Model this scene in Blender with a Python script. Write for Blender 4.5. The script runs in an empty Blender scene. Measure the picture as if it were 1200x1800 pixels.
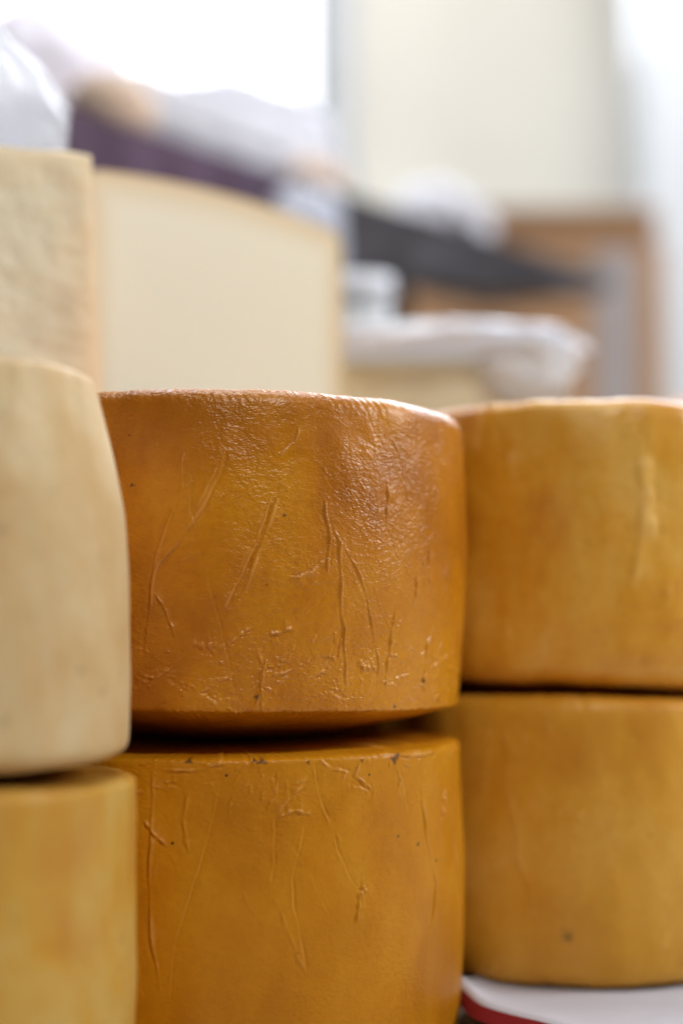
import bpy, bmesh, math, random
import numpy as np
from mathutils import Vector, Matrix, noise

R = math.radians
sc = bpy.context.scene
C = sc.collection

# ------------------------------------------------------------------ camera
CAM_Z = 0.161
PITCH = math.atan(195.0 / 3000.0)
cd = bpy.data.cameras.new("camera")
cam = bpy.data.objects.new("camera", cd)
C.objects.link(cam)
cam.location = (0, 0, CAM_Z)
cam.rotation_euler = (R(90) + PITCH, 0, 0)
cd.sensor_fit = 'VERTICAL'
cd.sensor_height = 36
cd.sensor_width = 24
cd.lens = 60
cd.clip_start = 0.02
cd.clip_end = 60
cd.dof.use_dof = True
cd.dof.focus_distance = 0.645
cd.dof.aperture_fstop = 2.45
sc.camera = cam

# ------------------------------------------------------------------ world and lamps
w = bpy.data.worlds.new("World")
sc.world = w
w.use_nodes = True
bg = w.node_tree.nodes['Background']
bg.inputs[0].default_value = (0.80, 0.88, 1.0, 1)
bg.inputs[1].default_value = 0.10


def area(name, loc, target, size, power, col, size_y=None):
    d = bpy.data.lights.new(name, 'AREA')
    d.energy = power
    d.color = col
    d.shape = 'RECTANGLE'
    d.size = size
    d.size_y = size_y or size
    o = bpy.data.objects.new(name, d)
    C.objects.link(o)
    o.location = loc
    o.rotation_euler = (Vector(target) - Vector(loc)).to_track_quat('-Z', 'Y').to_euler()
    return o


area("front_daylight", (0.62, -1.15, 2.35), (0, 0.75, 0.15), 0.8, 33, (1.0, 0.96, 0.91), 0.6)
area("right_daylight", (1.9, 0.75, 1.25), (0.0, 0.85, 0.25), 0.7, 24, (0.95, 0.96, 1.0))
area("window_daylight", (-1.0, 2.3, 1.5), (-0.1, 0.9, 0.35), 1.0, 40, (0.80, 0.87, 1.0))
area("back_daylight", (0.8, 2.6, 1.7), (-0.05, 0.8, 0.25), 1.2, 48, (0.84, 0.89, 1.0))
area("hall_daylight", (0.0, 1.5, 2.5), (0.35, 3.4, 0.6), 1.6, 53, (1.0, 0.98, 0.94))

vs = sc.view_settings
vs.view_transform = 'Standard'
vs.look = 'None'
vs.gamma = 1
vs.exposure = 0
vs.use_curve_mapping = False
sc.cycles.use_denoising = True


# ------------------------------------------------------------------ helpers
def P(px, py, Y):
    """world point at depth Y seen at pixel px, py of the 1200x1800 photograph"""
    u = (px - 600) / 3000.0
    v = (900 - py) / 3000.0
    d = Vector((u, math.cos(PITCH) - v * math.sin(PITCH), math.sin(PITCH) + v * math.cos(PITCH)))
    return Vector((0, 0, CAM_Z)) + d * (Y / d.y)


def tag(o, label=None, cat=None, group=None, kind=None):
    if label: o['label'] = label
    if cat: o['category'] = cat
    if group: o['group'] = group
    if kind: o['kind'] = kind
    return o


def empty(name, loc, rz=0):
    o = bpy.data.objects.new(name, None)
    o.empty_display_size = 0.03
    C.objects.link(o)
    o.location = loc
    o.rotation_euler = (0, 0, rz)
    return o


def mesh_np(name, co, quads, mat, parent=None, smooth=True, tris=None):
    me = bpy.data.meshes.new(name)
    co = np.asarray(co, dtype=np.float32)
    quads = np.asarray(quads, dtype=np.int32).reshape(-1, 4)
    nt = 0 if tris is None else len(tris)
    me.vertices.add(len(co))
    me.vertices.foreach_set('co', co.ravel())
    nl = quads.size + nt * 3
    me.loops.add(nl)
    li = quads.ravel()
    ls = np.arange(0, quads.size, 4)
    if nt:
        t = np.asarray(tris, dtype=np.int32)
        li = np.concatenate([li, t.ravel()])
        ls = np.concatenate([ls, quads.size + np.arange(0, nt * 3, 3)])
    me.loops.foreach_set('vertex_index', li.astype(np.int32))
    me.polygons.add(len(quads) + nt)
    me.polygons.foreach_set('loop_start', ls.astype(np.int32))
    me.polygons.foreach_set('use_smooth', np.full(len(quads) + nt, smooth))
    me.update(calc_edges=True)
    me.validate()
    me.materials.append(mat)
    o = bpy.data.objects.new(name, me)
    C.objects.link(o)
    if parent is not None:
        o.parent = parent
    return o


def bm_obj(name, bm, mat, parent=None, smooth=True):
    me = bpy.data.meshes.new(name)
    bmesh.ops.recalc_face_normals(bm, faces=bm.faces)
    bm.to_mesh(me)
    bm.free()
    if smooth:
        me.polygons.foreach_set('use_smooth', [True] * len(me.polygons))
    me.materials.append(mat)
    o = bpy.data.objects.new(name, me)
    C.objects.link(o)
    if parent is not None:
        o.parent = parent
    return o


def grid_quads(nr, nc, wrap=False):
    """rows nr, columns nc, index r*nc+c"""
    r = np.arange(nr - 1)[:, None]
    c = np.arange(nc if wrap else nc - 1)[None, :]
    c2 = (c + 1) % nc
    a = r * nc + c
    b = r * nc + c2
    d = (r + 1) * nc + c
    e = (r + 1) * nc + c2
    return np.stack([a, b, e, d], -1).reshape(-1, 4)


def box_bm(sx, sy, sz, bev=0.0, seg=2, cz=None):
    bm = bmesh.new()
    bmesh.ops.create_cube(bm, size=1)
    bmesh.ops.scale(bm, vec=(sx, sy, sz), verts=bm.verts)
    bmesh.ops.translate(bm, vec=(0, 0, sz / 2 if cz is None else cz), verts=bm.verts)
    if bev > 0:
        bmesh.ops.bevel(bm, geom=list(bm.edges), offset=bev, segments=seg, affect='EDGES', profile=0.5)
    return bm


# ------------------------------------------------------------------ materials
class NT:
    def __init__(s, name):
        s.m = bpy.data.materials.new(name)
        s.m.use_nodes = True
        s.t = s.m.node_tree
        s.b = s.t.nodes['Principled BSDF']
        s.out = s.t.nodes['Material Output']

    def n(s, typ, **kw):
        x = s.t.nodes.new(typ)
        for k, v in kw.items():
            setattr(x, k, v)
        return x

    def l(s, a, b):
        s.t.links.new(a, b)

    def coords(s, scale=(1, 1, 1)):
        tc = s.n('ShaderNodeTexCoord')
        mp = s.n('ShaderNodeMapping')
        mp.inputs['Scale'].default_value = scale
        s.l(tc.outputs['Object'], mp.inputs[0])
        return mp.outputs[0]

    def noise(s, vec, scale, detail=3, rough=0.5, dist=0.0):
        x = s.n('ShaderNodeTexNoise')
        x.inputs['Scale'].default_value = scale
        x.inputs['Detail'].default_value = detail
        x.inputs['Roughness'].default_value = rough
        x.inputs['Distortion'].default_value = dist
        s.l(vec, x.inputs['Vector'])
        return x.outputs['Fac']

    def ramp(s, fac, stops):
        x = s.n('ShaderNodeValToRGB')
        cr = x.color_ramp
        while len(cr.elements) < len(stops):
            cr.elements.new(0.5)
        for e, (p, c) in zip(cr.elements, stops):
            e.position = p
            e.color = tuple(c) + (1,) if len(c) == 3 else c
        s.l(fac, x.inputs[0])
        return x.outputs[0]

    def mix(s, fac, a, b, mode='MIX'):
        x = s.n('ShaderNodeMix', data_type='RGBA', blend_type=mode)
        if isinstance(fac, (int, float)):
            x.inputs[0].default_value = fac
        else:
            s.l(fac, x.inputs[0])
        for i, v in ((6, a), (7, b)):
            if isinstance(v, tuple):
                x.inputs[i].default_value = v + (1,) if len(v) == 3 else v
            else:
                s.l(v, x.inputs[i])
        return x.outputs[2]

    def bump(s, h, strength, dist, prev=None):
        x = s.n('ShaderNodeBump')
        x.inputs['Strength'].default_value = strength
        x.inputs['Distance'].default_value = dist
        s.l(h, x.inputs['Height'])
        if prev is not None:
            s.l(prev, x.inputs['Normal'])
        return x.outputs[0]

    def set(s, **kw):
        for k, v in kw.items():
            i = s.b.inputs[k.replace('_', ' ')]
            if isinstance(v, bpy.types.NodeSocket):
                s.l(v, i)
            else:
                i.default_value = v
        return s


def wax_material(name, c_dark, c_mid, c_light, pebble=0.5, rough=0.32, coat=0.35, specks=0.5, streak=0.25, sss=0.12, seed=0.0, spec=0.5, tint=(1.0, 0.80, 0.60)):
    m = NT(name)
    tc = m.n('ShaderNodeTexCoord')
    mp = m.n('ShaderNodeMapping')
    mp.inputs['Location'].default_value = (seed, seed * 1.7, seed * 0.6)
    m.l(tc.outputs['Object'], mp.inputs[0])
    v = mp.outputs[0]
    mp2 = m.n('ShaderNodeMapping')
    mp2.inputs['Scale'].default_value = (1, 1, 0.22)
    m.l(v, mp2.inputs[0])
    big = m.noise(v, 17, 4, 0.55, 0.4)
    col = m.ramp(big, [(0.33, c_dark), (0.5, c_mid), (0.68, c_light)])
    st = m.noise(mp2.outputs[0], 60, 3, 0.6)
    col = m.mix(m.ramp(st, [(0.42, (0, 0, 0)), (0.72, (streak, streak, streak))]), col, c_light)
    fine = m.noise(v, 340, 3, 0.6)
    col = m.mix(m.ramp(fine, [(0.45, (0, 0, 0)), (0.8, (0.35, 0.35, 0.35))]), col, c_dark)
    vor = m.n('ShaderNodeTexVoronoi')
    vor.inputs['Scale'].default_value = 150
    m.l(v, vor.inputs['Vector'])
    pick = m.n('ShaderNodeMath', operation='GREATER_THAN')
    sx = m.n('ShaderNodeSeparateColor')
    m.l(vor.outputs['Color'], sx.inputs[0])
    m.l(sx.outputs[0], pick.inputs[0])
    pick.inputs[1].default_value = 0.93
    near = m.ramp(vor.outputs['Distance'], [(0.05, (specks, specks, specks)), (0.13, (0, 0, 0))])
    mm = m.mix(1.0, near, pick.outputs[0], 'MULTIPLY')
    col = m.mix(mm, col, (0.05, 0.018, 0.006))
    fa = m.n('ShaderNodeAttribute', attribute_name='fold')
    col = m.mix(m.ramp(fa.outputs['Fac'], [(0.15, (0, 0, 0)), (1.0, (0.30, 0.30, 0.30))]), col, tuple(min(1, x * 1.15 + 0.10) for x in c_light))  # ridges coloured paler: painted catch-light along the folds, plus worn wax
    da = m.n('ShaderNodeAttribute', attribute_name='dirt')
    col = m.mix(da.outputs['Fac'], col, (0.05, 0.02, 0.012))
    m.set(Base_Color=col, Coat_Weight=coat, Coat_Roughness=0.2, Subsurface_Weight=sss, Subsurface_Scale=0.006, Specular_IOR_Level=spec)
    m.b.inputs['Subsurface Radius'].default_value = (1.0, 0.45, 0.12)
    m.b.inputs['Specular Tint'].default_value = tint + (1,)
    rr = m.noise(v, 45, 3, 0.6)
    m.set(Roughness=m.ramp(rr, [(0.3, (rough * 0.8,) * 3), (0.7, (rough * 1.35,) * 3)]))
    mp3 = m.n('ShaderNodeMapping')
    mp3.inputs['Scale'].default_value = (1, 1, 1.5)
    m.l(v, mp3.inputs[0])
    peb = m.noise(mp3.outputs[0], 420, 2, 0.55, 0.3)
    peb2 = m.noise(mp3.outputs[0], 1000, 2, 0.5)
    lumps = m.noise(v, 90, 3, 0.6, 0.5)
    b1 = m.bump(lumps, 0.5 * pebble, 0.0022)
    pt = m.noise(v, 26, 3, 0.6, 0.6)
    b2 = m.bump(peb, 1.0, 0.0009, b1)
    m.l(m.ramp(pt, [(0.38, (pebble * 0.22,) * 3), (0.62, (pebble * 1.2,) * 3)]), b2.node.inputs['Strength'])
    b3 = m.bump(peb2, pebble * 0.6, 0.0004, b2)
    m.l(b3, m.b.inputs['Normal'])
    m.l(b3, m.b.inputs['Coat Normal'])
    return m.m


M = {}
M['amber'] = wax_material('amber_wax', (0.37, 0.108, 0.001), (0.53, 0.180, 0.001), (0.64, 0.255, 0.002), pebble=0.65, rough=0.33, coat=0.35, spec=0.5, sss=0.05)
M['amber_low'] = wax_material('amber_wax_matt', (0.44, 0.155, 0.002), (0.55, 0.212, 0.003), (0.61, 0.27, 0.009), pebble=0.4, rough=0.42, coat=0.15, sss=0.05, spec=0.3, seed=2.3, specks=0.9)
M['ochre'] = wax_material('ochre_wax', (0.56, 0.20, 0.004), (0.72, 0.33, 0.016), (0.80, 0.47, 0.09), pebble=0.5, rough=0.40, coat=0.45, seed=5.1, streak=0.45)
M['ochre_low'] = wax_material('ochre_wax_dull', (0.54, 0.215, 0.007), (0.65, 0.31, 0.020), (0.71, 0.385, 0.060), pebble=0.4, rough=0.5, coat=0.15, seed=7.7, streak=0.4)
M['yellow'] = wax_material('yellow_rind', (0.50, 0.20, 0.010), (0.57, 0.31, 0.04), (0.60, 0.41, 0.12), pebble=0.3, rough=0.5, coat=0.15, spec=0.3, seed=9.2, streak=0.45)
M['cream'] = wax_material('cream_rind', (0.56, 0.35, 0.14), (0.64, 0.46, 0.23), (0.68, 0.55, 0.34), pebble=0.35, rough=0.6, coat=0.05, seed=12.0, streak=0.5, specks=0.25, spec=0.3)
M['rind'] = wax_material('pale_rind', (0.62, 0.42, 0.19), (0.70, 0.50, 0.26), (0.75, 0.58, 0.34), pebble=0.35, rough=0.6, coat=0.05, seed=15.0, spec=0.3)


def paste_material(name, inner, edge, rough_amt, mott):
    m = NT(name)
    at = m.n('ShaderNodeAttribute', attribute_name='rind_dist')
    f = m.ramp(at.outputs['Fac'], [(0.0, edge), (0.07, tuple(0.5 * a + 0.5 * b for a, b in zip(edge, inner))), (0.2, inner)])
    v = m.coords()
    nz = m.noise(v, 55, 4, 0.6, 0.6)
    dark = tuple(x * 0.62 for x in inner)
    col = m.mix(m.ramp(nz, [(0.45, (0, 0, 0)), (0.75, (mott,) * 3)]), f, dark)
    m.set(Base_Color=col, Roughness=0.55, Subsurface_Weight=0.2, Subsurface_Scale=0.006)
    m.b.inputs['Subsurface Radius'].default_value = (1.0, 0.7, 0.4)
    m.l(m.bump(m.noise(v, 200, 4, 0.6), rough_amt, 0.002), m.b.inputs['Normal'])
    return m.m


M['paste'] = paste_material('pale_paste', (0.83, 0.81, 0.655), (0.72, 0.55, 0.30), 0.05, 0.0)
M['crumbly'] = paste_material('crumbly_paste', (0.93, 0.86, 0.64), (0.84, 0.66, 0.40), 0.35, 0.25)


def simple(name, col, rough=0.6, var=0.12, scale=12, bump=0.2, bdist=0.002, **kw):
    m = NT(name)
    v = m.coords()
    nz = m.noise(v, scale, 4, 0.6)
    d = tuple(x * (1 - var) for x in col)
    li = tuple(min(1, x * (1 + var)) for x in col)
    m.set(Base_Color=m.ramp(nz, [(0.35, d), (0.65, li)]), Roughness=rough, **kw)
    m.l(m.bump(m.noise(v, scale * 12, 3, 0.6), bump, bdist), m.b.inputs['Normal'])
    return m.m


def film(name, col, trans, rough=0.2, alpha=1.0):
    """thin crumpled plastic film: glossy, lets light through from behind"""
    m = NT(name)
    m.set(Base_Color=col + (1,), Roughness=rough, Coat_Weight=0.6, Coat_Roughness=0.12)
    v = m.coords()
    m.l(m.bump(m.noise(v, 60, 2, 0.5, 0.8), 0.25, 0.003), m.b.inputs['Normal'])
    tr = m.n('ShaderNodeBsdfTranslucent')
    tr.inputs[0].default_value = col + (1,)
    mx = m.n('ShaderNodeMixShader')
    mx.inputs[0].default_value = trans
    m.l(m.b.outputs[0], mx.inputs[1])
    m.l(tr.outputs[0], mx.inputs[2])
    last = mx.outputs[0]
    if alpha < 1:
        tp = m.n('ShaderNodeBsdfTransparent')
        m2 = m.n('ShaderNodeMixShader')
        m2.inputs[0].default_value = alpha
        m.l(tp.outputs[0], m2.inputs[1])
        m.l(last, m2.inputs[2])
        last = m2.outputs[0]
    m.l(last, m.out.inputs[0])
    return m.m


def emitter(name, col, s):
    m = NT(name)
    m.set(Base_Color=col + (1,), Emission_Color=col + (1,), Emission_Strength=s)
    return m.m


M['film'] = film('clear_film', (0.86, 0.92, 1.0), 0.55, 0.08, 0.36)
M['film_white'] = film('white_film', (0.91, 0.94, 1.0), 0.3, 0.3)
M['cloth'] = simple('white_cloth', (0.60, 0.62, 0.70), 0.8, 0.03, 30, 0.25, 0.0006)
M['cloth_red'] = simple('red_cloth', (0.27, 0.008, 0.016), 0.75, 0.1, 30, 0.3, 0.0006)
M['cloth_beige'] = simple('beige_cloth', (0.62, 0.56, 0.46), 0.85, 0.05, 30, 0.3, 0.0006)
M['slab'] = simple('pale_slab_cheese', (0.88, 0.82, 0.62), 0.6, 0.05, 20, 0.1)
M['wood'] = simple('plain_wood', (0.36, 0.22, 0.11), 0.6, 0.2, 9, 0.2)
M['purple'] = simple('purple_cloth', (0.075, 0.040, 0.075), 0.8, 0.25, 6, 0.3)
M['darkgrey'] = simple('charcoal_plastic', (0.026, 0.021, 0.024), 0.5, 0.25, 6, 0.2)
M['card'] = simple('cardboard', (0.34, 0.195, 0.10), 0.75, 0.10, 7, 0.2)
M['tape'] = simple('grey_tape', (0.30, 0.27, 0.27), 0.45, 0.06, 8, 0.1)
M['wall'] = simple('cream_wall', (0.75, 0.735, 0.675), 0.8, 0.03, 3, 0.1)
M['post'] = simple('white_paint', (0.47, 0.485, 0.50), 0.5, 0.02, 3, 0.1)
M['greybag'] = simple('grey_sack', (0.56, 0.56, 0.61), 0.6, 0.12, 9, 0.4)
M['blueplastic'] = simple('bluish_plastic', (0.46, 0.49, 0.58), 0.4, 0.15, 9, 0.3)
M['bread'] = simple('brown_loaf', (0.62, 0.47, 0.36), 0.7, 0.2, 12, 0.4)
M['floor'] = simple('concrete_floor', (0.34, 0.33, 0.31), 0.8, 0.12, 4, 0.2)
M['lav'] = simple('lavender_wall', (0.80, 0.78, 0.88), 0.8, 0.04, 3, 0.1)
M['glow'] = emitter('bright_window_pane', (0.96, 0.98, 1.0), 3.0)
M['glow_soft'] = emitter('bright_curtain', (0.84, 0.88, 1.0), 0.75)


# ------------------------------------------------------------------ cheese wheels
def smooth_noise(a, b, seed, octs):
    """cheap band-limited value: sum of sines over angle a (periodic) and height b"""
    rs = np.random.RandomState(seed)
    out = np.zeros(np.broadcast(a, b).shape)
    for (ka, kb, amp, n) in octs:
        for _ in range(n):
            k = rs.randint(1, ka + 1)
            q = rs.uniform(-kb, kb)
            out = out + amp * rs.uniform(0.4, 1) * np.sin(k * a + q * b + rs.uniform(0, 6.28))
    return out


def seg_field(A, Z, poly, width, amp, RAD, side, rs):
    """height field of one fold line along poly [(angle, z)], in metres"""
    H = np.zeros_like(A)
    X = A * RAD
    pts = [(p[0] * RAD, p[1]) for p in poly]
    # wander a little between the traced points
    fine = []
    for (x0, y0), (x1, y1) in zip(pts[:-1], pts[1:]):
        L = math.hypot(x1 - x0, y1 - y0)
        n = max(1, int(L / 0.004))
        for k in range(n):
            t = k / n
            fine.append((x0 + (x1 - x0) * t + rs.normal(0, 0.00022), y0 + (y1 - y0) * t + rs.normal(0, 0.00022)))
    fine.append(pts[-1])
    tot = len(fine) - 1
    xs = [p[0] for p in fine]
    ys = [p[1] for p in fine]
    pad = 0.006
    m = (X > min(xs) - pad) & (X < max(xs) + pad) & (Z > min(ys) - pad) & (Z < max(ys) + pad)
    if not m.any():
        return H
    x = X[m]; z = Z[m]
    best = np.full(x.shape, 9.0)
    sd = np.zeros(x.shape)
    tt = np.zeros(x.shape)
    for i in range(tot):
        x0, y0 = fine[i]
        x1, y1 = fine[i + 1]
        dx, dy = x1 - x0, y1 - y0
        L2 = dx * dx + dy * dy + 1e-12
        t = np.clip(((x - x0) * dx + (z - y0) * dy) / L2, 0, 1)
        ex = x - (x0 + t * dx); ez = z - (y0 + t * dy)
        d = np.hypot(ex, ez)
        s = (ex * dy - ez * dx) / math.sqrt(L2)
        b = d < best
        best = np.where(b, d, best)
        sd = np.where(b, np.sign(s) * d, sd)
        tt = np.where(b, (i + t) / tot, tt)
    wv = width * (0.75 + 0.5 * np.sin(tt * 9 + rs.uniform(0, 6)) ** 2)
    fade = np.clip(np.minimum(tt, 1 - tt) * 7, 0, 1)
    mod = 0.65 + 0.35 * np.sin(tt * rs.uniform(11, 25) + rs.uniform(0, 6))
    f = np.exp(-(sd / wv) ** 2) - 0.5 * np.exp(-((sd - side * 1.9 * wv) / (1.1 * wv)) ** 2)
    f = f + 0.25 * np.exp(-((sd + side * 3.2 * wv) / (2.6 * wv)) ** 2)
    H[m] = amp * f * fade * mod
    return H


def ray_wheel(px, py, cx, cy, RAD):
    d = P(px, py, 1.0) - Vector((0, 0, CAM_Z))
    a = d.x ** 2 + d.y ** 2
    b = -2 * (d.x * cx + d.y * cy)
    c = cx * cx + cy * cy - RAD * RAD
    disc = b * b - 4 * a * c
    if disc < 0:
        disc = 0
    t = (-b - math.sqrt(disc)) / (2 * a)
    p = Vector((0, 0, CAM_Z)) + d * t
    # angle measured so that 0 faces the camera (-Y) and grows to the right
    return math.atan2(p.x - cx, -(p.y - cy)), p.z


def resample(prof, step):
    out = [prof[0]]
    for (r0, z0), (r1, z1) in zip(prof[:-1], prof[1:]):
        L = math.hypot(r1 - r0, z1 - z0)
        n = max(1, int(round(L / step)))
        for k in range(1, n + 1):
            out.append((r0 + (r1 - r0) * k / n, z0 + (z1 - z0) * k / n))
    return out


def chaikin(p, n=3):
    for _ in range(n):
        q = [p[0]]
        for a, b in zip(p[:-1], p[1:]):
            q.append((a[0] * .75 + b[0] * .25, a[1] * .75 + b[1] * .25))
            q.append((a[0] * .25 + b[0] * .75, a[1] * .25 + b[1] * .75))
        q.append(p[-1])
        p = q
    return p


def wheel(name, cx, cy, z0, prof, mat, label, seed, step=0.0015, arc=0.0015, lump=0.0006,
          folds=None, wrinkles=None, tilt=(0, 0), rough_edge=0.0004, coarse=0.006, dirt=None):
    """prof: outline from the middle of the underside (r=0) to the middle of the top"""
    prof = chaikin(prof, 3)
    # fine steps on the side, coarse on the caps
    rmax = max(p[0] for p in prof)
    pr = []
    for a, b in zip(prof[:-1], prof[1:]):
        st = step if max(a[0], b[0]) > rmax * 0.72 else coarse
        s = resample([a, b], st)
        pr += s[:-1]
    pr.append(prof[-1])
    q = [pr[0]]
    for p in pr[1:]:          # drop steps that got too short
        st = step if p[0] > rmax * 0.72 else coarse
        if math.hypot(p[0] - q[-1][0], p[1] - q[-1][1]) >= st * 0.6:
            q.append(p)
    if q[-1] != pr[-1]:
        q[-1] = pr[-1]
    r = np.array([p[0] for p in q]); z = np.array([p[1] for p in q])
    r = np.maximum(r, 1e-4)
    half = 1.75
    n1 = int(2 * half * rmax / arc)
    n2 = int((2 * math.pi - 2 * half) * rmax / max(arc, 0.0025))
    th = np.concatenate([np.linspace(-half, half, n1, endpoint=False), np.linspace(half, 2 * math.pi - half, n2, endpoint=False)])
    A, Z = np.meshgrid(th, z)
    RR = np.repeat(r[:, None], len(th), 1)
    # outline normal
    dr = np.gradient(r); dz = np.gradient(z)
    ln = np.hypot(dr, dz) + 1e-9
    nr, nz = dz / ln, -dr / ln
    H = smooth_noise(A, Z, seed, [(4, 20, lump, 4), (14, 90, lump * 0.35, 8), (45, 260, lump * 0.11, 14)])
    edge = (np.abs(nz) > 0.25) & (r > rmax * 0.8)
    H = H + edge[:, None] * smooth_noise(A, Z, seed + 9, [(70, 500, rough_edge * 0.05, 12), (220, 1500, rough_edge * 0.06, 14)])
    rs = np.random.RandomState(seed + 5)
    H0 = H.copy()
    if folds:
        for (pts, wd, am, side) in folds:
            poly = [ray_wheel(x, y, cx, cy, rmax) for x, y in pts]
            poly = [(a, zz - z0) for a, zz in poly]
            H += seg_field(A, Z, poly, wd * 0.75, am * 1.35, rmax, side, rs)
    if wrinkles:
        for (n, a0, a1, za, zb, lo, hi, ang0, ang1, wd, am) in wrinkles:
            for _ in range(n):
                a = rs.uniform(a0, a1); zz = rs.uniform(za, zb)
                L = rs.uniform(lo, hi); g = R(rs.uniform(ang0, ang1))
                b = g + rs.uniform(-0.5, 0.5)
                p1 = (a + L * math.cos(g) / rmax, zz + L * math.sin(g))
                p2 = (p1[0] + L * 0.6 * math.cos(b) / rmax, p1[1] + L * 0.6 * math.sin(b))
                H += seg_field(A, Z, [(a, zz), p1, p2], wd * rs.uniform(0.7, 1.2), am * rs.uniform(0.4, 1.1), rmax, rs.choice([-1, 1]), rs)
    FO = np.clip((H - H0) / 0.00045, 0, 1) * (0.35 + 0.65 * (smooth_noise(A, Z, seed + 20, [(60, 400, 0.3, 8)]) > -0.1))
    DI = np.zeros_like(H)
    for (px_, py_, rad_) in (dirt or ()):
        a_, z_ = ray_wheel(px_, py_, cx, cy, rmax)
        z_ -= z0
        dx_ = (A - a_) * rmax * rs.uniform(0.6, 1.0); dz_ = (Z - z_)
        ang = np.arctan2(dz_, dx_)
        DI = np.maximum(DI, np.clip(1.6 - np.hypot(dx_, dz_) / (rad_ * (1 + 0.35 * np.sin(3 * ang + px_))), 0, 1) * 0.85)
    if mat.name in ('cream_rind', 'yellow_rind'):
        DI *= 0.4
    cap = np.clip(r / (rmax * 0.15), 0, 1)[:, None]
    RR = RR + nr[:, None] * H * cap
    ZZ = Z + nz[:, None] * H * cap
    X = np.sin(A) * RR; Y = -np.cos(A) * RR
    co = np.stack([X, Y, ZZ], -1).reshape(-1, 3)
    qd = grid_quads(len(r), len(th), True)
    nc = len(th)
    # close the tiny holes in the middle of the caps
    top = len(co); bot = top + 1
    co = np.vstack([co, [[0, 0, z[-1]], [0, 0, z[0]]]])
    base = (len(r) - 1) * nc
    i = np.arange(nc); j = (i + 1) % nc
    tris = np.vstack([np.stack([base + i, base + j, np.full(nc, top)], 1), np.stack([j, i, np.full(nc, bot)], 1)])
    o = mesh_np(name, co, qd, mat, tris=tris)
    for nm, arr in (('fold', FO), ('dirt', DI)):
        at = o.data.attributes.new(nm, 'FLOAT', 'POINT')
        at.data.foreach_set('value', np.concatenate([arr.ravel(), [0, 0]]).astype(np.float32))
    o.location = (cx, cy, z0)
    o.rotation_euler = (R(tilt[0]), R(tilt[1]), 0)
    tag(o, label, 'cheese', 'whole cheese wheels stacked on the stall table')
    return o


def F1(pts, wd=0.00055, am=0.0005, side=1):
    return ([(180 + x * .55, 660 + y * .55) for x, y in pts], wd, am, side)


def F2(pts, wd=0.00055, am=0.0005, side=1):
    return ([(200 + x * .55, 1220 + y * .55) for x, y in pts], wd, am, side)


folds_up = [
    F1([(238, 215), (262, 290), (275, 360), (272, 430), (290, 500), (320, 610), (350, 720), (372, 800), (400, 910), (430, 1060)], .0005, -.0004),
    F1([(372, 225), (355, 310), (310, 420), (270, 480), (215, 550), (165, 610), (150, 690)], .00065, .0007, -1),
    F1([(350, 280), (320, 350), (285, 425)], .0006, .0005),
    F1([(545, 330), (515, 420), (490, 500), (450, 600), (400, 700), (372, 770)], .00055, .0006, -1),
    F1([(552, 370), (520, 470), (480, 580), (445, 690), (400, 770)], .0008, .0005),
    F1([(695, 370), (700, 440), (720, 520), (705, 600), (710, 635)], .0006, .0006),
    F1([(715, 450), (745, 530), (755, 640), (762, 760), (778, 880), (790, 1000)], .0006, .0006),
    F1([(705, 575), (660, 620), (620, 640), (570, 640)], .0006, .0007),
    F1([(740, 500), (820, 640), (860, 780), (890, 920), (885, 1000)], .0006, .00035),
    F1([(900, 320), (905, 380), (895, 465)], .0006, .0006),
    F1([(1000, 600), (998, 660), (990, 725)], .0006, .0006),
    F1([(1068, 780), (1045, 840), (1040, 950), (1045, 1040)], .0007, .0006),
    F1([(935, 730), (920, 830), (915, 1000)], .0006, .0005),
    F1([(240, 370), (200, 460), (160, 590), (150, 680), (140, 800), (130, 900)], .0008, .0005),
    F1([(150, 690), (190, 740), (225, 840)], .0006, .00055),
    F1([(515, 825), (560, 815), (605, 798)], .0007, .0007),
    F1([(490, 870), (512, 930), (490, 1060)], .0007, .0006),
    F1([(520, 900), (510, 980), (510, 1070)], .0005, .0005),
    F1([(395, 855), (440, 820), (470, 800)], .0006, .0006),
    F1([(540, 955), (580, 950), (625, 928)], .0006, .00055),
    F1([(240, 1040), (330, 1000), (400, 960), (460, 900)], .0006, .00035),
    F1([(1030, 500), (1035, 600), (1045, 670)], .0006, .0005),
    F1([(275, 850), (320, 870), (360, 860)], .0014, .0005),
    F1([(820, 905), (845, 930), (870, 920)], .0012, .0006),
    F1([(240, 215), (236, 300), (240, 380)], .0006, .0004),
    F1([(620, 150), (600, 210), (540, 260)], .0006, .0003),
]
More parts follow.
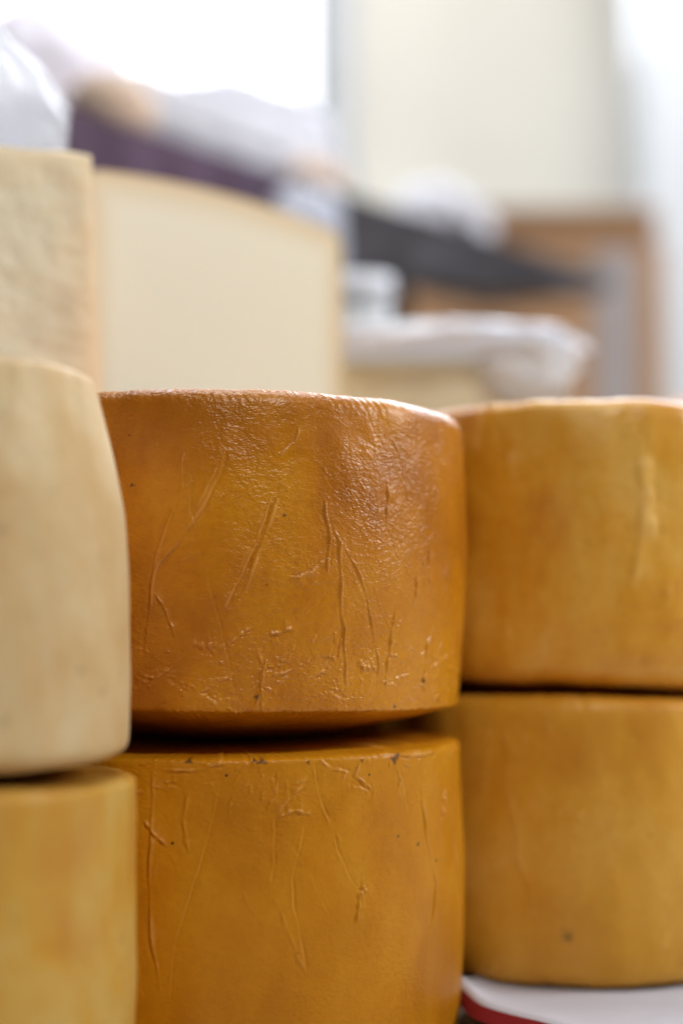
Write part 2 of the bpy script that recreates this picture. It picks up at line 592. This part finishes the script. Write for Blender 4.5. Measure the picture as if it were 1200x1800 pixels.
folds_low = [
    F2([(375, 235), (345, 290), (320, 400), (285, 530), (245, 650), (205, 770), (185, 880), (180, 1000)], .00045, -.0004),
    F2([(650, 210), (655, 290), (690, 400), (720, 500), (770, 610), (795, 632)], .0005, -.0004),
    F2([(785, 630), (778, 700), (772, 745)], .0006, .0006),
    F2([(790, 610), (800, 628), (782, 640)], .0010, .0008),
    F2([(520, 390), (518, 480), (515, 560), (500, 628)], .0006, -.0003),
    F2([(620, 400), (600, 500), (570, 590), (580, 680), (610, 830), (625, 940)], .0006, -.0003),
    F2([(510, 640), (560, 780), (610, 880), (622, 930)], .0009, .0002),
    F2([(520, 390), (550, 350), (600, 300), (620, 260)], .0008, .0005),
    F2([(530, 395), (580, 375), (635, 385)], .0008, .0006),
    F2([(990, 240), (985, 340), (1000, 470), (1025, 600), (1010, 740), (990, 860)], .0008, .0006),
    F2([(1078, 330), (1092, 600), (1098, 780)], .0007, .0005),
    F2([(1062, 300), (1045, 410)], .0008, .0008),
    F2([(90, 400), (130, 450), (175, 490)], .0008, .0007),
    F2([(125, 220), (120, 400), (115, 560), (120, 780), (155, 980)], .0009, .0006),
    F2([(940, 390), (930, 300), (905, 225)], .0007, .0006),
    F2([(130, 240), (240, 248), (370, 218)], .0007, .0005),
    F2([(240, 300), (220, 400), (240, 510)], .001, .0005),
    F2([(800, 215), (780, 260), (830, 305)], .0007, .0006),
    F2([(760, 250), (700, 240), (660, 205)], .0007, .0005),
    F2([(850, 200), (920, 175), (1000, 165), (1070, 160)], .0007, .0006),
    F2([(880, 190), (960, 200), (1040, 185)], .0007, .0006),
]

# centre stack
RC = 0.100
CX, CY = -0.049, 0.737
LOW_H = 0.1122
prof_low = [(0, -0.010), (0.05, -0.011), (0.094, -0.012), (0.0985, -0.008), (0.1005, 0.03), (0.1005, 0.06), (0.0992, 0.090), (0.0987, 0.1060), (0.0986, 0.1082), (0.0980, 0.1092), (0.0970, 0.1097),
            (0.0940, 0.1103), (0.075, 0.1115), (0.05, 0.1120), (0, 0.1122)]
wheel('whole_cheese', CX, CY, 0.001, prof_low, M['amber_low'],
      'amber cheese wheel with long creases, beneath the sharply focused glossy one', 11,
      step=0.00045, arc=0.00045, lump=0.0003, folds=folds_low, dirt=[(697, 1336, .0012), (703, 1330, .0008), (462, 1339, .0010), (449, 1337, .0007), (330, 1338, .0009), (700, 1470, .0005), (733, 1484, .0006), (545, 1341, .0006), (640, 1338, .0005)], rough_edge=0.0005,
      wrinkles=[(34, 0.0, 1.3, 0.086, 0.107, 0.002, 0.006, 60, 120, .0006, .00045), (26, -1.0, 1.3, 0.096, 0.108, 0.002, 0.006, -25, 25, .0006, .0005),
                (14, -1.0, 0.2, 0.06, 0.1, 0.003, 0.007, 60, 120, .0007, .0002),
                (18, -0.9, 1.2, 0.02, 0.085, 0.010, 0.024, 50, 130, .00035, .0002)])
UP_Z = LOW_H + 0.0013
prof_up = [(0, 0.0), (0.03, 0.0), (0.055, 0.0035), (0.085, 0.0110), (0.0960, 0.0142), (0.0975, 0.0146), (0.0986, 0.0150), (0.0989, 0.0165), (0.0991, 0.022), (0.1002, 0.042), (0.1018, 0.073), (0.1010, 0.100),
           (0.0990, 0.121), (0.0984, 0.1285), (0.0978, 0.1320), (0.0958, 0.1350), (0.0920, 0.1368), (0.0800, 0.1377), (0, 0.138)]
wheel('whole_cheese', CX, CY, UP_Z, prof_up, M['amber'],
      'glossy amber cheese wheel in sharp focus with a web of creases, photo centre', 23,
      step=0.00042, arc=0.00042, lump=0.0003, folds=folds_up, dirt=[(451, 1224, .0008), (222, 855, .0005), (492, 903, .0006), (750, 1190, .0006), (700, 1236, .0005), (780, 1225, .0006)], tilt=(0, 1.1), rough_edge=0.0005,
      wrinkles=[(110, -1.1, 1.35, 0.016, 0.038, 0.002, 0.007, -30, 40, .0005, .0005), (26, 0.2, 1.35, 0.016, 0.05, 0.002, 0.006, 40, 130, .0005, .0005),
                (22, -1.1, 0.3, 0.02, 0.06, 0.002, 0.006, -40, 60, .0006, .0003), (22, 0.7, 1.4, 0.05, 0.12, 0.003, 0.01, 75, 105, .0005, .0003),
                (30, -1.1, 1.3, 0.03, 0.11, 0.010, 0.024, 50, 130, .00035, .00022), (16, -1.0, 1.3, 0.02, 0.07, 0.006, 0.016, -40, 40, .0004, .00025)])

# right stack
RX, RY = 0.1145, 0.845
prof_rl = [(0, 0.0), (0.06, 0.0), (0.089, 0.0), (0.0945, 0.004), (0.0965, 0.03), (0.0965, 0.09), (0.0958, 0.117), (0.0945, 0.1225), (0.0920, 0.1250), (0.086, 0.1262), (0.05, 0.1270), (0, 0.127)]
wheel('whole_cheese', RX, RY, 0.002, prof_rl, M['ochre_low'],
      'dull ochre cheese wheel resting on the white tablecloth, bottom of the right stack', 31, lump=0.0005,
      folds=[([(885, 1270), (893, 1380), (910, 1500), (950, 1640)], .0012, .0006, 1)], dirt=[(997, 1647, .0014), (985, 1635, .0008)],
      wrinkles=[(16, -0.8, 1.4, 0.10, 0.125, 0.003, 0.01, 60, 120, .0012, .0005), (14, -0.8, 1.4, 0.0, 0.02, 0.003, 0.008, 60, 120, .0012, .0006), (8, -0.6, 1.4, 0.03, 0.09, 0.01, 0.02, 70, 110, .0014, .0004)])
prof_ru = [(0, 0.0), (0.05, 0.0), (0.08, 0.0025), (0.0905, 0.006), (0.0945, 0.012), (0.097, 0.04), (0.098, 0.075), (0.0968, 0.108), (0.0950, 0.124), (0.0930, 0.1275), (0.0890, 0.1300), (0.06, 0.1315), (0, 0.132)]
wheel('whole_cheese', RX, RY, 0.1303, prof_ru, M['ochre'],
      'mottled ochre cheese wheel out of focus, top of the right stack', 37, lump=0.0007,
      folds=[([(1120, 760), (1130, 900), (1110, 1050)], .0016, .0010, 1), ([(1135, 800), (1145, 950)], .0014, .0010, -1), ([(880, 740), (900, 850)], .0016, .0007, 1)],
      tilt=(0, 0.3), wrinkles=[(14, -0.8, 1.4, 0.012, 0.03, 0.003, 0.008, 50, 130, .0012, .0006), (16, -0.7, 1.4, 0.03, 0.11, 0.01, 0.02, 75, 105, .0014, .0005), (10, -0.7, 1.4, 0.10, 0.125, 0.003, 0.01, 60, 120, .0012, .0005)])

# left stack
LX, LY = -0.157, 0.583
prof_ll = [(0, -0.012), (0.06, -0.012), (0.081, -0.012), (0.0865, -0.006), (0.088, 0.03), (0.0877, 0.07), (0.0872, 0.100), (0.0871, 0.1055), (0.0867, 0.1070), (0.0857, 0.1076), (0.075, 0.1082), (0.04, 0.1085), (0, 0.1086)]
wheel('whole_cheese', LX, LY, 0.001, prof_ll, M['yellow'],
      'yellowish cheese wheel at the lower left, beneath the cream wheel', 41, lump=0.0005, dirt=[(218, 1650, .0012), (215, 1700, .0009), (150, 1450, .0006)],
      wrinkles=[(10, 0.0, 1.4, 0.07, 0.097, 0.003, 0.008, 60, 120, .001, .0004)])
prof_lu = [(0, 0.0), (0.04, 0.0), (0.074, 0.0050), (0.0815, 0.0070), (0.0838, 0.0090), (0.0845, 0.014), (0.0848, 0.05), (0.0828, 0.085), (0.0782, 0.110), (0.0728, 0.1305), (0.0720, 0.1335), (0.0705, 0.1350), (0.060, 0.1358), (0.03, 0.1365), (0, 0.1365)]
wheel('whole_cheese', LX, LY, 0.1100, prof_lu, M['cream'],
      'cream coloured cheese wheel at the left edge, narrowing toward its top', 43, lump=0.0004, dirt=[(8, 930, .0012), (140, 1178, .0010), (180, 1215, .0010), (60, 1085, .0007), (5, 1270, .0012), (30, 720, .0006), (110, 860, .0005), (218, 900, .0006)],
      wrinkles=[(14, 0.2, 1.4, 0.01, 0.12, 0.004, 0.012, -20, 20, .0008, .00025)])

# stack further back at the right, seen past the rim of the right stack
prof_b = [(0, 0.0), (0.06, 0.0), (0.09, 0.002), (0.0965, 0.012), (0.098, 0.07), (0.096, 0.125), (0.090, 0.136), (0.06, 0.138), (0, 0.1385)]
wheel('whole_cheese', 0.285, 1.07, 0.002, prof_b, M['yellow'],
      'yellow cheese wheel glimpsed in the gap behind the right stack', 51, step=0.003, arc=0.003)
wheel('whole_cheese', 0.285, 1.07, 0.1425, [(r, z * 1.145) for r, z in prof_b], M['ochre'],
      'orange cheese wheel whose rim peeks up behind the right stack', 53, step=0.003, arc=0.003)

# ------------------------------------------------------------------ halved pale wheel (cut face towards us)
hw = empty('halved_cheese', (-0.064, 0.924, 0.2525), math.atan2(0.14, 0.122))
tag(hw, 'halved pale cheese wheel standing behind the glossy amber wheel, smooth cut face forward', 'halved cheese')
HR, HH = 0.097, 0.138


def hprof(z):
    if z < 0.010:
        return HR - 0.010 + math.sqrt(max(0, 0.010 ** 2 - (0.010 - z) ** 2))
    if z > HH - 0.007:
        return HR - 0.007 + math.sqrt(max(0, 0.007 ** 2 - (z - HH + 0.007) ** 2)) - 0.0005
    return HR + 0.0015 * math.sin(math.pi * z / HH)


def dome(x, y=0):
    return 0.006 * (1 - min(1, (x * x + y * y) / HR ** 2))


zs = [0, .0006, .0015, .003, .005, .0075, .010] + list(np.linspace(.014, HH - .010, 40)) + [HH - .007, HH - .005, HH - .003, HH - .0015, HH - .0005, HH]
us = np.linspace(-1, 1, 81)
co = []; dist = []
for z in zs:
    rr = hprof(z)
    for u in us:
        x = u * rr
        zz = z + dome(x) * (z / HH)
        co.append((x, 0.0, zz))
        dist.append(min(HR - abs(x), z, HH - z) / 0.094)
pf = mesh_np('cut_face', co, grid_quads(len(zs), len(us)), M['paste'], hw)
at = pf.data.attributes.new('rind_dist', 'FLOAT', 'POINT')
at.data.foreach_set('value', [max(0, d) for d in dist])
co = []
nt = 60
path = [(hprof(z), z) for z in zs]
rows = [(r * k, 0) for k, r in ((0.001, path[0][0]), (0.5, path[0][0]))] + path + [(path[-1][0] * k, HH) for k in (0.85, 0.65, 0.4, 0.2, 0.001)]
for r, z in rows:
    for i in range(nt + 1):
        t = math.pi * i / nt
        x, y = r * math.cos(t), r * math.sin(t) + 0.0006
        co.append((x, y, z + dome(x, y) * (z / HH)))
mesh_np('rind', co, grid_quads(len(rows), nt + 1), M['rind'], hw)

# ------------------------------------------------------------------ crumbly cut block at the left, film on top of it
blk = empty('cheese_block', (-0.203, 0.79, 0.252), R(24))
tag(blk, 'crumbly pale cheese block with a rough mottled face at the left edge, under crumpled film', 'cheese block')
bw, bd, bh = 0.150, 0.10, 0.125
n = 70
co = []; dist = []
for j in range(n + 1):
    for i in range(n + 1):
        u, v = i / n, j / n
        x = -bw / 2 + u * bw; z = v * bh
        tap = (1 - v) * 0.007
        x += tap * (1 if u > 0.5 else -1) * abs(2 * u - 1)
        e = min(u * bw, (1 - u) * bw, (1 - v) * bh, v * bh)
        rnd = 0.004 * math.exp(-e / 0.003)
        q = Vector((x * 70, z * 70, 3.3))
        y = -bd / 2 + rnd + 0.0008 * noise.fractal(q, 0.8, 2.0, 5) * min(1, e / 0.004)
        co.append((x, y, z + 0.002 * noise.noise(Vector((x * 40, 0, 7))) * v))
        dist.append(min((1 - u) * bw, (1 - v) * bh) / 0.12)
fo = mesh_np('cut_face', co, grid_quads(n + 1, n + 1), M['crumbly'], blk)
at = fo.data.attributes.new('rind_dist', 'FLOAT', 'POINT')
at.data.foreach_set('value', dist)
bm = box_bm(bw + 0.004, bd - 0.009, bh - 0.002, 0.006, 3)
for v in bm.verts:
    k = 1 - v.co.z / bh
    v.co.x += k * 0.007 * (1 if v.co.x > 0 else -1)
bmesh.ops.translate(bm, vec=(0, 0.0035, 0), verts=bm.verts)
bm_obj('rind', bm, M['rind'], blk)


def crumple(name, loc, size, mat, seed, amp=0.35, sub=5, parent=None, sq=1.0, rz=0, freq=1.6, flat=0.0, taper=None, smooth=True):
    """crumpled film or sack: a closed skin with sharp folds"""
    bm = bmesh.new()
    bmesh.ops.create_icosphere(bm, subdivisions=sub, radius=1)
    for v in bm.verts:
        d = v.co.normalized()
        # squarish body
        m = max(abs(d.x), abs(d.y), abs(d.z))
        c = d.lerp(d / m, 1 - sq) if sq < 1 else d.copy()
        f = 0
        for k, o_ in enumerate((1, 2.1, 4.3)):
            s_ = noise.noise(d * freq * o_ + Vector((seed, seed * 2, k * 5)))
            f += (1 - 2.4 * abs(s_)) * amp / (o_ ** 1.1)
        c *= 1 + f - amp * 0.3
        if taper:
            t = (c.z + 1) / 2
            c.x *= 1 - taper * t
            c.y *= 1 - taper * t
        if c.z < -1 + flat:
            c.z = -1 + flat
        v.co = Vector((c.x * size[0], c.y * size[1], c.z * size[2]))
    o = bm_obj(name, bm, mat, parent, smooth=smooth)
    zmin = min(v.co.z for v in o.data.vertices)
    for v in o.data.vertices:
        v.co.z -= zmin
    o.location = loc
    o.rotation_euler = (0, 0, rz)
    return o


o = crumple('plastic_film', (-0.180, 0.785, 0.374), (0.056, 0.034, 0.044), M['film'], 3.1, 0.24, 3, flat=0.3, taper=0.5, freq=0.9, smooth=False, rz=R(13))
tag(o, 'crumpled shiny clear plastic film lying on the crumbly cheese block', 'plastic film')

# ------------------------------------------------------------------ wrapped pieces behind, right of the halved wheel
pk = empty('cheese_slab', (0.070, 1.12, 0.252), R(-4))
tag(pk, 'flat pale cheese slab under white film, behind and between the amber wheels', 'cheese slab')
bm = box_bm(0.145, 0.10, 0.078, 0.010, 3)
bm_obj('body', bm, M['slab'], pk)
o = crumple('plastic_wrap', (0.068, 1.10, 0.3305), (0.082, 0.055, 0.0115), M['film_white'], 8.2, 0.16, 4, sq=0.8, flat=0.2, freq=1.3, smooth=False)
tag(o, 'white crumpled plastic wrap lying flat over the pale cheese slab', 'plastic wrap')
o = crumple('plastic_wrap', (0.118, 1.065, 0.296), (0.026, 0.014, 0.024), M['film_white'], 5.5, 0.3, 3, freq=1.6, smooth=False)
tag(o, 'loose twisted end of white plastic hanging at the right of the slab', 'plastic wrap')
cu = empty('paper_cup', P(626, 585, 1.25), 0)
cu.location.z = 0.252
tag(cu, 'white rounded tub standing beside the right edge of the halved wheel', 'tub')
bm = bmesh.new()
bmesh.ops.create_cone(bm, segments=40, radius1=0.021, radius2=0.026, depth=0.150, cap_ends=True)
bmesh.ops.translate(bm, vec=(0, 0, 0.075), verts=bm.verts)
bmesh.ops.bevel(bm, geom=[e for e in bm.edges if abs(e.verts[0].co.z - e.verts[1].co.z) < 1e-5], offset=0.006, segments=3, affect='EDGES')
bm_obj('body', bm, M['post'], cu)
bm = bmesh.new()
bmesh.ops.create_cone(bm, segments=40, radius1=0.0285, radius2=0.027, depth=0.012, cap_ends=True)
bmesh.ops.translate(bm, vec=(0, 0, 0.1565), verts=bm.verts)
bm_obj('lid', bm, M['film_white'], cu)

# ------------------------------------------------------------------ riser, table, cloth
bm = bmesh.new()
pts = [(-0.46, 0.70), (-0.17, 0.70), (-0.17, 0.862), (0.165, 0.862), (0.165, 1.42), (-0.46, 1.42)]
f = bm.faces.new([bm.verts.new((x, y, -0.0115)) for x, y in pts])
ex = bmesh.ops.extrude_face_region(bm, geom=[f])
bmesh.ops.translate(bm, vec=(0, 0, 0.262), verts=[g for g in ex['geom'] if isinstance(g, bmesh.types.BMVert)])
bmesh.ops.bevel(bm, geom=list(bm.edges), offset=0.003, segments=2, affect='EDGES')
o = bm_obj('display_riser', bm, M['wood'], smooth=False)
tag(o, kind='structure')

bm = box_bm(1.9, 2.3, 0.03, 0.004, 2, cz=-0.019)
o = bm_obj('table', bm, M['wood'], smooth=False)
o.location = (0.1, 1.35, -0.012)
tag(o, kind='structure')
for sx in (-0.85, 0.85):
    for sy in (-1.08, 1.08):
        bm = box_bm(0.05, 0.05, 0.80, 0.004, 2, cz=-0.436)
        l = bm_obj('leg', bm, M['wood'], o, smooth=False)
        l.location = (sx, sy, 0)

# lower cloth over the whole table
nx, ny = 120, 100
co = []
for j in range(ny):
    for i in range(nx):
        x = -0.86 + 1.92 * i / (nx - 1); y = 0.19 + 2.32 * j / (ny - 1)
        co.append((x, y, -0.0138 + 0.0007 * noise.noise(Vector((x * 14, y * 14, 0)))))
o = mesh_np('tablecloth', co, grid_quads(ny, nx), M['cloth_beige'])
tag(o, 'plain beige undercloth covering the table, showing beneath the red border', 'tablecloth')

# upper white sheet with red border, its near left edge lifted into a soft roll
sheet = empty('red_bordered_cloth', (0, 0, 0))
tag(sheet, 'white cloth with a red border folded up in front of the right cheese stack', 'cloth')
E = [P(806, 1716, 0.745), P(822, 1733, 0.730), P(850, 1757, 0.712), P(900, 1774, 0.70), P(950, 1786, 0.690), P(1010, 1802, 0.680), P(1100, 1830, 0.665), P(1300, 1880, 0.64), P(1500, 1920, 0.62)]
for e in E:
    e.z = max(e.z, 0.0035)


def cat(pts, n):
    out = []
    for i in range(len(pts) - 1):
        p0 = pts[max(i - 1, 0)]; p1 = pts[i]; p2 = pts[i + 1]; p3 = pts[min(i + 2, len(pts) - 1)]
        for k in range(n):
            t = k / n
            out.append(0.5 * ((2 * p1) + (-p0 + p2) * t + (2 * p0 - 5 * p1 + 4 * p2 - p3) * t * t + (-p0 + 3 * p1 - 3 * p2 + p3) * t ** 3))
    out.append(pts[-1])
    return out


EC = cat(E, 12)
bm = bmesh.new()
ring = [(e.x + 0.012, e.y + 0.022) for e in EC[::4]] + [(0.75, 1.5), (0.13, 1.5), (0.065, 0.85)]
f = bm.faces.new([bm.verts.new((x, y, -0.0118)) for x, y in ring])
ex = bmesh.ops.extrude_face_region(bm, geom=[f])
bmesh.ops.translate(bm, vec=(0, 0, 0.0108), verts=[g for g in ex['geom'] if isinstance(g, bmesh.types.BMVert)])
bm_obj('padding', bm, M['cloth'], sheet, smooth=False)
rowsW = []; rowsR = []
for e in EC:
    row = []
    far = Vector((max(e.x, 0.02) + 0.35, 1.55, 0))
    dirv = Vector((0.35, 1.0, 0)).normalized()
    for k in range(60):
        s = (k / 59) ** 1.8
        L = (1.55 - e.y) / dirv.y * s
        p = e + dirv * L
        zf = 0.0012 + (e.z - 0.0012) * math.exp(-(L / 0.022) ** 1.3) + 0.0012 * noise.noise(Vector((p.x * 22, p.y * 22, 2))) * min(1, L / 0.03) * (1 if L < 0.6 else 0.3)
        row.append((p.x, p.y, max(zf, 0.0004)))
    rowsW.append(row)
    rr = []
    for k in range(7):
        t = k / 6
        rr.append((e.x - 0.0035 * t - 0.0015 * math.sin(t * 3.14), e.y - 0.007 * t, e.z - (e.z + 0.0115) * t ** 1.3))
    rowsR.append(rr[1:4])
    row[:0] = rr[1:0:-1]
co = [p for row in rowsW for p in row]
ws = mesh_np('cloth_sheet', co, grid_quads(len(rowsW), 61), M['cloth'], sheet)
co = [p for row in rowsR for p in row]
rs_ = mesh_np('border', co, grid_quads(len(rowsR), 3), M['cloth_red'], sheet)

# ------------------------------------------------------------------ hall behind: floor, walls, window
bm = box_bm(9, 9, 0.02, 0, 1, cz=-0.86)
o = bm_obj('floor', bm, M['floor'], smooth=False); o.location = (0, 3.2, 0)
tag(o, kind='structure')


def slab(name, px0, py0, px1, py1, Y, thick, mat, parent=None, bev=0.0):
    a = P(px0, py1, Y); b = P(px1, py0, Y)
    bm = box_bm(b.x - a.x, thick, b.z - a.z, bev, 3)
    o = bm_obj(name, bm, mat, parent, smooth=False)
    o.location = ((a.x + b.x) / 2, Y + thick / 2, a.z)
    return o


wl = slab('cream_wall', 622, -900, 1146, 2200, 3.4, 0.05, M['wall'])
tag(wl, 'tall cream wall panel at the right of the background', 'wall', kind=None)
ps = slab('white_post', 1152, -900, 1420, 2200, 2.9, 0.12, M['post'], bev=0.01)
tag(ps, 'bright white post at the right edge of the photo', 'post')
wi = empty('window', P(370, -60, 4.6))
tag(wi, 'large overexposed window at the top left of the background', 'window')
wi.location = (0, 0, 0)
slab('pane', -60, -900, 540, 420, 4.6, 0.02, M['glow'], wi)
slab('frame', 540, -900, 720, 1900, 4.55, 0.08, M['post'], wi, 0.01)
slab('frame', -120, -900, -62, 1900, 4.55, 0.08, M['post'], wi, 0.01)
slab('sill', -60, 420, 640, 470, 4.5, 0.15, M['post'], wi, 0.01)
o = slab('lavender_wall', -1500, -900, -122, 2200, 4.7, 0.05, M['lav'])
tag(o, 'pale lavender wall beside the bright window, top left corner', 'wall')
cu = slab('white_curtain', 560, -900, 640, 560, 3.9, 0.012, M['film_white'], bev=0.01)
tag(cu, 'narrow white curtain hanging between the window and the cream wall', 'curtain')

# long shelf receding to the right with a purple cloth front, then a dark sheet painted as shade
A0 = Vector((-0.30, 1.18, 0.553)); A1 = Vector((0.30, 1.925, 0.553))
dirv = (A1 - A0).normalized(); nrm = Vector((-dirv.y, dirv.x, 0))
sh = empty('shelf', A0, math.atan2(dirv.y, dirv.x))
tag(sh, 'long shelf hung with dark purple cloth, sloping across the background', 'shelf')
L = (A1 - A0).length
bm = box_bm(L + 0.5, 0.16, 0.018, 0.002, 1, cz=-0.010)
o = bm_obj('board', bm, M['darkgrey'], sh, smooth=False); o.location = (L / 2 - 0.25, 0.082, 0)
for k in (0.06, 0.85):
    bm = box_bm(0.03, 0.03, 0.545, 0.003, 1, cz=-0.292)
    o = bm_obj('leg', bm, M['darkgrey'], sh, smooth=False); o.location = (L * k - 0.1, 0.12, 0)


def drape(name, s0, s1, h0, h1, mat, seed, wv=0.010):
    ns, nh = 90, 18
    co = []
    for i in range(ns):
        t = i / (ns - 1)
        s = s0 + (s1 - s0) * t
        h = h0 + (h1 - h0) * t
        for j in range(nh):
            k = j / (nh - 1)
            y = -0.006 - wv * k * (1 + math.sin(s * 95 + seed)) - 0.006 * k * noise.noise(Vector((s * 20, k * 2, seed)))
            co.append((s, y, 0.003 - h * k))
    for i in range(ns):       # a back skin gives the sheet its thickness
        t = i / (ns - 1)
        s = s0 + (s1 - s0) * t
        h = h0 + (h1 - h0) * t
        for j in range(nh):
            k = j / (nh - 1)
            co.append((s, -0.003 - wv * k * (1 + math.sin(s * 95 + seed)), 0.003 - h * k))
    q = np.vstack([grid_quads(ns, nh), grid_quads(ns, nh)[:, ::-1] + ns * nh])
    return mesh_np(name, co, q, mat, sh)


drape('cloth_and_shade', -0.25, 0.44, 0.17, 0.12, M['purple'], 1.0)
drape('cloth_and_shade', 0.445, L, 0.092, 0.018, M['darkgrey'], 2.0, 0.0015)  # tapering dark sheet standing in for the shade around the box flap


def on_shelf(s, y=0.08, z=0.0):
    return A0 + dirv * s + nrm * y + Vector((0, 0, z))


yaw = math.atan2(dirv.y, dirv.x)
o = crumple('sack', on_shelf(0.355, 0.07), (0.13, 0.05, 0.043), M['greybag'], 1.7, 0.05, 5, sq=0.4, rz=yaw, flat=0.25)
tag(o, 'long low grey sack lying on the dark shelf below the window', 'sack')
o = crumple('sack', on_shelf(0.47, 0.11), (0.085, 0.05, 0.066), M['greybag'], 5.7, 0.06, 5, sq=0.3, rz=yaw, flat=0.25)
tag(o, 'taller grey sack at the right end of the long low sack', 'sack')
o = crumple('plastic_bag', on_shelf(0.22, 0.10), (0.095, 0.045, 0.074), M['lav'], 7.4, 0.12, 5, rz=yaw, flat=0.25, taper=0.2)
tag(o, 'pale lavender plastic bag standing at the left end of the shelf', 'plastic bag')
o = crumple('loaf', on_shelf(0.215, 0.025), (0.038, 0.03, 0.030), M['bread'], 4.7, 0.08, 4, rz=yaw, flat=0.2)
tag(o, 'tan rounded loaf at the left end of the shelf', 'loaf')
o = crumple('loaf', on_shelf(0.465, 0.022), (0.035, 0.022, 0.020), M['bread'], 6.1, 0.08, 4, rz=yaw, flat=0.2)
tag(o, 'small brownish loaf in front of the taller grey sack', 'loaf')
o = crumple('plastic_bag', on_shelf(0.715, 0.06), (0.066, 0.05, 0.036), M['greybag'], 9.4, 0.25, 5, rz=yaw, flat=0.25, taper=0.3)
tag(o, 'rounded grey plastic bag on the shelf in front of the cream wall', 'plastic bag')
o = crumple('plastic_bag', P(535, 425, 1.42), (0.036, 0.018, 0.045), M['blueplastic'], 2.4, 0.15, 5, rz=yaw, flat=0.1, sq=0.6)
o.location.z = 0.44
tag(o, 'bluish grey bag hanging in front of the shelf just right of the halved wheel', 'plastic bag')

# ------------------------------------------------------------------ cardboard box
Yb = 2.05
bx = empty('cardboard_box', ((P(655, 900, Yb).x + P(1172, 900, Yb).x) / 2, Yb, -0.0115))
tag(bx, 'large brown cardboard box with a grey vertical tape strip at the right', 'cardboard box')
bw_ = P(1172, 900, Yb).x - P(655, 900, Yb).x
bt_ = P(900, 425, Yb).z + 0.0115
bm = box_bm(bw_, 0.30, bt_, 0.004, 2)
o = bm_obj('body', bm, M['card'], bx, smooth=False); o.location = (0, 0.15, 0)
bm = box_bm(bw_ * 0.62, 0.004, 0.055, 0.001, 1)
o = bm_obj('flap', bm, M['card'], bx, smooth=False); o.location = (bw_ * 0.17, 0.02, bt_ - 0.008); o.rotation_euler = (R(24), 0, 0)
bm = box_bm(0.055, 0.002, bt_ - 0.01, 0.0005, 1)
o = bm_obj('tape', bm, M['tape'], bx, smooth=False); o.location = (P(1085, 900, Yb).x - bx.location.x, -0.0015, 0)
